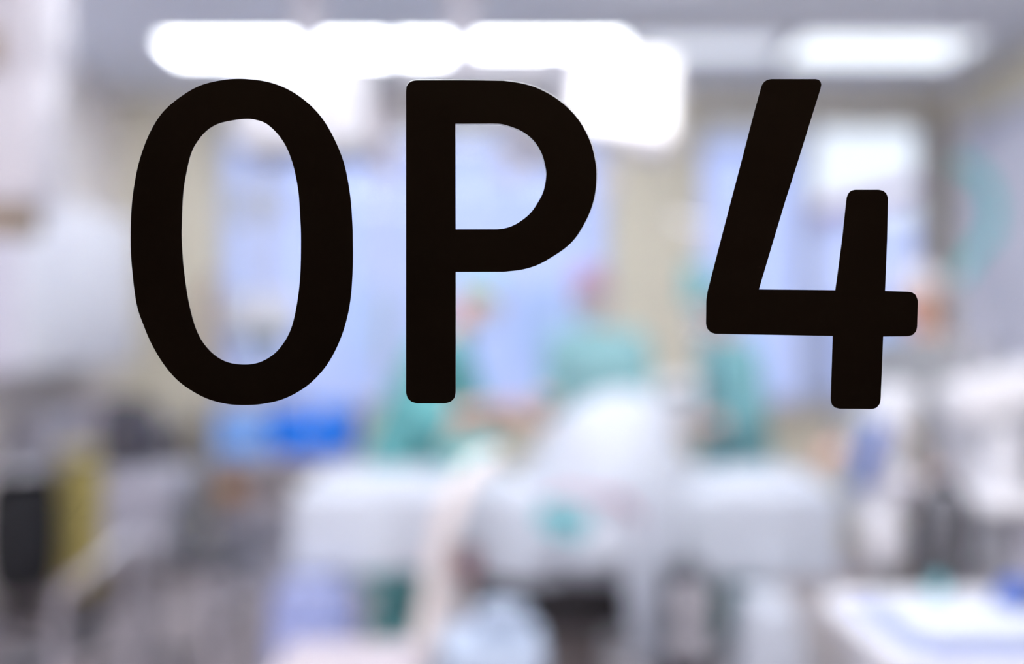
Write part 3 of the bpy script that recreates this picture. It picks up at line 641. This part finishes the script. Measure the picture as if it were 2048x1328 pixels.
# counter, wall cupboard and things on it
obj_c = thing('base_cabinet', 'grey brown base cabinet with pale worktop along the left wall', 'cabinet', (-2.36, 5.80, 0))
obj('carcass', box(NB(), (-2.36, 5.80, .47), (.44, 1.5, .78), .004), 'counter', obj_c); obj('plinth', box(NB(), (-2.38, 5.80, .04), (.40, 1.46, .08)), 'dgrey', obj_c)
obj('worktop', box(NB(), (-2.345, 5.80, .88), (.49, 1.56, .04), .006), 'lgrey', obj_c)
for i in range(3):
    d = obj('door', box(NB(), (-2.131, 5.30 + .49 * i, .47), (.018, .47, .72), .003), 'counter', obj_c); obj('handle', box(NB(), (-2.112, 5.30 + .49 * i, .76), (.018, .14, .012), .003), 'steel', d)
obj_c = thing('wall_cupboard', 'pale white wall cupboard above the counter on the left wall', 'cupboard', (-2.45, 5.2, 1.32))
obj('carcass', box(NB(), (-2.44, 5.32, 1.74), (.30, 1.44, .86), .004), 'lav_wall', obj_c)
for i in range(3):
    d = obj('door', box(NB(), (-2.281, 4.84 + .48 * i, 1.74), (.018, .465, .84), .004), 'door_w', obj_c); obj('handle', box(NB(), (-2.264, 4.84 + .48 * i + .18, 1.42), (.016, .012, .12), .003), 'lgrey', d)
items = [(-2.40, 5.16, .22, .22, .20, 'lgrey', 'grey boxy device nearest the left edge on the worktop'), (-2.35, 5.45, .16, .20, .24, 'pinkdrape', 'cream carton standing mid worktop on the left'),
         (-2.25, 5.72, .20, .20, .22, 'dgrey', 'dark grey device on the worktop right of the cream carton'), (-2.3, 6.05, .2, .22, .16, 'tan', 'tan box at the far end of the worktop')]
for x, y, a, b, h_, m, l in items: pack('storage_box', (x, y, .90 + h_ / 2), (a, b, h_), m, l, 'box', m)
# ------------------------------------------------------------------ foreground at the bottom
X, Y = W(628, 0, 3.3).x, 3.3
t = thing('linen_hamper', 'lilac blue linen bag hanging in a wheeled frame at the lower left of centre', 'hamper', (X, Y, 0))
obj('linen_bag', rings_loft(NB(), [((X, Y, .10), .08, .08), ((X, Y, .14), .12, .12), ((X, Y, .40), .15, .14), ((X, Y, .64), .13, .13), ((X, Y, .68), .14, .14)], 48, .08, 8), 'bag', t, sub=1)
bm = NB(); tube(bm, [(X + .15 * math.cos(a * PI / 12), Y + .15 * math.sin(a * PI / 12), .685) for a in range(25)], .008, 8); obj('ring', bm, 'steel', t)
bm = NB(); tube(bm, [(X, Y + .16, .685), (X, Y + .17, .07)], .011, 8); box(bm, (X, Y + .04, .06), (.26, .32, .025), .008); obj('frame', bm, 'steel', t)
for sx in (-.1, .1):
    for sy in (-.09, .16): obj('wheel', lathe(NB(), (X + sx - .01, Y + sy, .027), [(.026, 0), (.026, .02)], 14, (1, 0, 0)), 'blackr', t)
def drapedtable(label, x0, x1, y0, y1, z, m, seedp, cloth_label, low=.35):
    t = thing('instrument_table', label, 'table', ((x0 + x1) / 2, (y0 + y1) / 2, 0))
    obj('tabletop', box(NB(), ((x0 + x1) / 2, (y0 + y1) / 2, z - .035), (x1 - x0 - .02, y1 - y0 - .02, .02), .004), 'steel', t)
    for x in (x0 + .03, x1 - .03):
        for y in (y0 + .03, y1 - .03):
            bm = NB(); tube(bm, [(x, y, .0), (x, y, z - .045)], .012, 10); obj('leg', bm, 'steel', t)
    # cloth with four hanging sides
    bm = NB(); 
    n = 80; rows = []
    for k, zz in enumerate((z, z - .004, z - .03, z - .12, z - .22, low)):
        row = []
        for j in range(n):
            a = 2 * PI * j / n; ca, sa = math.cos(a), math.sin(a); q = 1 / max(abs(ca), abs(sa)); q = min(q, 1.32)
            e = (0, .014, .022, .03, .04, .05)[k] + (.012 * k / 5) * math.sin(a * 13 + seedp)
            row.append(bm.verts.new(((x0 + x1) / 2 + ca * q * ((x1 - x0) / 2 + e), (y0 + y1) / 2 + sa * q * ((y1 - y0) / 2 + e), zz)))
        rows.append(row)
    for a_, b_ in zip(rows, rows[1:]):
        for j in range(n): bm.faces.new((a_[j], a_[(j + 1) % n], b_[(j + 1) % n], b_[j]))
    bm.faces.new(rows[0])
    tag(obj('tablecloth', bm, m, solid=.003), cloth_label, 'cloth')
    return t
drapedtable('small instrument table under a pinkish white cloth at the bottom edge', -.54, -.24, 2.22, 2.50, .725, 'pinkdrape', .3, 'pinkish white cloth over the small table at the bottom edge')
drapedtable('low instrument table under a pale blue cloth right of the pinkish one', -.17, .06, 2.62, 2.88, .66, 'drape2', 1.3, 'pale blue cloth over the low table beside the beige hose')
t = thing('cloth_bundle', 'pale bundled cloth lying on the pale blue covered table', 'cloth', (-.03, 2.78, .66))
b = NB(); ellip(b, (-.03, 2.78, .707), (.08, .07, .04)); ellip(b, (.01, 2.76, .72), (.04, .04, .03)); obj('bundle', remesh(b, .008, 3), 'drape2', t)
# white cart bottom right
x0, x1, y0, y1, z = .72, 1.34, 1.80, 2.30, .885
t = thing('tray_cart', 'white wheeled cart with a rounded rim at the bottom right corner', 'cart', ((x0 + x1) / 2, (y0 + y1) / 2, 0))
obj('tray', box(NB(), ((x0 + x1) / 2, (y0 + y1) / 2, z - .03), (x1 - x0, y1 - y0, .03), .012), 'bag', t)
bm = NB(); r = .06; g = []
for cxx, cyy, a0 in ((x1 - r, y1 - r, 0), (x0 + r, y1 - r, 90), (x0 + r, y0 + r, 180), (x1 - r, y0 + r, 270)):
    for k in range(7): a = R(a0 + 15 * k); g.append((cxx + r * math.cos(a), cyy + r * math.sin(a), z - .005))
g.append(g[0]); tube(bm, g, .024, 12); obj('rim', bm, 'white', t)
obj('body', box(NB(), ((x0 + x1) / 2, (y0 + y1) / 2, .48), (x1 - x0 - .08, y1 - y0 - .08, .74), .02), 'white', t)
for i in range(3):
    d = obj('drawer', box(NB(), ((x0 + x1) / 2, y0 + .035, .25 + .23 * i), (x1 - x0 - .12, .02, .21), .005), 'lgrey', t); obj('handle', box(NB(), ((x0 + x1) / 2, y0 + .018, .30 + .23 * i), (.16, .016, .014), .003), 'steel', d)
for sx in (x0 + .09, x1 - .09):
    for sy in (y0 + .09, y1 - .09): obj('wheel', lathe(NB(), (sx - .015, sy, .055), [(.055, 0), (.055, .03)], 18, (1, 0, 0)), 'blackr', t)
obj_f = tag(obj('folded_sheet', box(NB(), (.97, 2.08, z + .007), (.34, .28, .042), .018), 'drape'), 'folded white sheet lying in the cart at the bottom right', 'sheet')
c = W(1882, 1195, 2.22)
t = thing('bottle_cap', 'small teal capped bottle at the back rim of the white cart', 'bottle', (c.x, 2.22, z)); obj('bottle', lathe(NB(), (c.x, 2.24, z - .014), [(.024, 0), (.026, .01), (.026, .04), (.012, .055)]), 'teal3', t); obj('cap', lathe(NB(), (c.x, 2.24, z + .041), [(.014, 0), (.014, .02)]), 'mint', t)
c = W(2035, 1200, 2.15)
t = thing('breathing_mask', 'blue and black breathing mask at the right edge of the white cart', 'mask', (c.x, 2.15, z)); b = NB(); ellip(b, (c.x - .0, 2.15, z + .035), (.05, .05, .05)); obj('shell', b, 'bluepad', t)
bm = NB(); tube(bm, [(c.x + .02, 2.13, z + .03), (c.x + .06, 2.11, z + .05), (c.x + .11, 2.10, z + .025)], .035, 14, 4, None, True); obj('cuff', bm, 'blackr', t)
# ------------------------------------------------------------------ anaesthesia machine, right
X0, X1, Y0, Y1 = 1.24, 1.82, 2.75, 3.25
t = thing('anaesthesia_machine', 'tall grey white anaesthesia machine with arms and hoses at the right edge', 'machine', (1.53, 3.0, 0))
obj('body', box(NB(), (1.62, 3.0, .58), (.40, .48, .84), .02), 'lgrey', t)
obj('side_frame', box(NB(), (1.42, 2.98, .70), (.05, .30, 1.05), .015), 'white', t)
obj('shelf', box(NB(), (1.56, 2.95, 1.02), (.56, .44, .04), .012), 'white', t)
for i in range(3):
    d = obj('drawer', box(NB(), (1.63, 2.75, .32 + .2 * i), (.34, .02, .18), .005), 'white2', t); obj('handle', box(NB(), (1.63, 2.735, .36 + .2 * i), (.14, .014, .012), .003), 'steel', d)
hd = obj('top_unit', box(NB(), (1.55, 2.98, 1.34), (.52, .20, .13), .03, Euler((0, R(-14), 0))), 'white', t)
bm = NB(); tube(bm, [(1.60, 3.03, 1.04), (1.60, 3.03, 1.30)], .03, 14); obj('post', bm, 'steel', t)
mo = obj('monitor', box(NB(), (1.62, 2.80, 1.16), (.26, .06, .18), .02), 'white', t); obj('screen', box(NB(), (1.62, 2.767, 1.16), (.22, .006, .14), .002), 'screen', mo)
for sx in (1.46, 1.78):
    for sy in (2.82, 3.18): obj('wheel', lathe(NB(), (sx - .015, sy, .06), [(.06, 0), (.06, .03)], 18, (1, 0, 0)), 'blackr', t)
obj('base', box(NB(), (1.61, 3.0, .13), (.44, .50, .07), .02), 'grey', t)
bc = W(1885, 1070, 2.85); bm = NB(); pr = [(.055, 0)] + [(.055 + (.012 if i % 2 else 0), .015 * i) for i in range(1, 14)] + [(.05, .215)]
obj('bellows', lathe(NB(), (bc.x, 2.85, bc.z - .1), pr, 24), 'grey', t); obj('bellows_mount', box(NB(), (bc.x + .05, 2.87, bc.z - .12), (.20, .10, .04), .01), 'grey', t)
ca = W(1772, 1065, 2.9); obj('absorber', lathe(NB(), (ca.x, 2.9, ca.z - .09), [(.05, 0), (.055, .02), (.055, .12), (.035, .14), (.035, .17)], 24), 'white', t)
bm = NB(); tube(bm, [(ca.x, 2.9, ca.z - .06), (bc.x, 2.88, bc.z - .12), (1.42, 2.92, bc.z - .12)], .02, 10); obj('support_arm', bm, 'grey', t)
cb = W(1812, 975, 2.95); bm = NB(); ellip(bm, cb, (.045, .045, .05)); obj('valve_dome', bm, 'white2', t); bm = NB(); tube(bm, [cb, (1.40, 2.97, cb.z - .05)], .018, 10); tube(bm, [cb, (ca.x, 2.9, ca.z + .07)], .016, 10); obj('valve_arm', bm, 'lgrey', t)
def hose(pts, m, r, lab, cat='hose', name='hose'):
    bm = NB(); tube(bm, pts, r, 12, 8, None, True); return tag(obj(name, bm, m), lab, cat)
hose([W(1850, 1150, 2.8), W(1835, 1040, 2.7), W(1880, 960, 2.7), W(1930, 1010, 2.72), W(1925, 1130, 2.72), W(1885, 1180, 2.75)], 'dgrey', .018, 'dark corrugated hose looping in front of the anaesthesia machine')
hose([W(1905, 560, 3.2), W(1955, 640, 3.15), W(1935, 760, 3.1), W(1890, 880, 3.0), W(1905, 980, 2.98), (1.36, 2.97, cb.z - .03)], 'lgrey', .016, 'pale grey hose rising above the anaesthesia machine')
hose([W(1800, 850, 3.05), W(1850, 905, 3.0), W(1830, 1000, 2.95), W(1790, 1090, 2.9), W(1820, 1180, 2.9)], 'tan', .014, 'tan hose hanging between the padded end plate and the machine')
# white screen panel on the right wall with teal hose loop
t = thing('wall_panel', 'tall pale lilac panel mounted on the right wall', 'panel', (XR - .03, 5.5, 1.0)); obj('board', box(NB(), (XR - .025, 5.35, 1.75), (.05, 1.9, 2.05), .01), 'lav_wall', t)
obj('rail', box(NB(), (XR - .07, 5.35, 2.70), (.04, 1.7, .03), .008), 'steel', t)
bm = NB(); Yh = 4.7
tube(bm, [(XR - .075, 5.2, 2.70) if False else W(1925, 330, Yh), W(1955, 345, Yh), W(1985, 400, Yh), W(1985, 460, Yh), W(1945, 510, Yh), W(1915, 560, Yh)], .033, 14, 8, None, True)
tt = thing('breathing_hose', 'curved teal hose hanging in an arc before the lilac wall panel', 'hose', W(1925, 330, Yh)); obj('corrugated_tube', bm, 'mint', tt)
bm = NB(); tube(bm, [W(1925, 330, Yh), W(1915, 280, Yh), (W(1915, 0, Yh).x, Yh, ZC)], .01, 8, 4); obj('suspension', bm, 'lgrey', tt)
# suction unit with two round jars, below the right part of the drape
X, Y = W(1372, 0, 3.16).x, 3.16
t = thing('suction_unit', 'dark wheeled suction unit with two pale round gauges below the right part of the drape', 'suction unit', (X, Y, 0))
obj('body', box(NB(), (X, Y + .02, .50), (.13, .14, .52), .02), 'dgrey', t)
obj('base', box(NB(), (X, Y, .12), (.26, .26, .06), .02), 'dgrey', t); bm = NB(); tube(bm, [(X, Y, .14), (X, Y, .26)], .03, 12); obj('post', bm, 'grey', t)
for z in (.66, .54):
    j = obj('gauge', lathe(NB(), (X - .005, Y - .05, z), [(.042, 0), (.046, .01), (.04, .035), (.02, .04)], 24, (0, -1, 0)), 'white2', t); obj('bezel', lathe(NB(), (X - .005, Y - .05, z), [(.052, 0), (.052, .012)], 24, (0, -1, 0)), 'grey', j)
for sx in (-.1, .1):
    for sy in (-.1, .1): obj('wheel', lathe(NB(), (X + sx - .01, Y + sy, .045), [(.044, 0), (.044, .02)], 16, (1, 0, 0)), 'blackr', t)
t = thing('cloth_bundle', 'folded teal cloth on the table in front of the leaning person', 'cloth', (W(940, 0, 3.8).x, 3.8, .98))
b = NB(); cc = W(945, 905, 3.82); box(b, (cc.x, 3.8, 1.02), (.24, .20, .07), .03); ellip(b, (cc.x + .03, 3.8, 1.05), (.09, .08, .045)); obj('bundle', remesh(b, .008, 5), 'teal', t)
X, Y = W(1535, 0, 3.15).x, 3.15
drapedtable('slim stand under a pale blue cloth between the dome drape and the white cart', X - .05, X + .05, Y - .12, Y + .12, .66, 'drape', 2.1, 'pale cloth over the slim stand left of the white cart', .1)
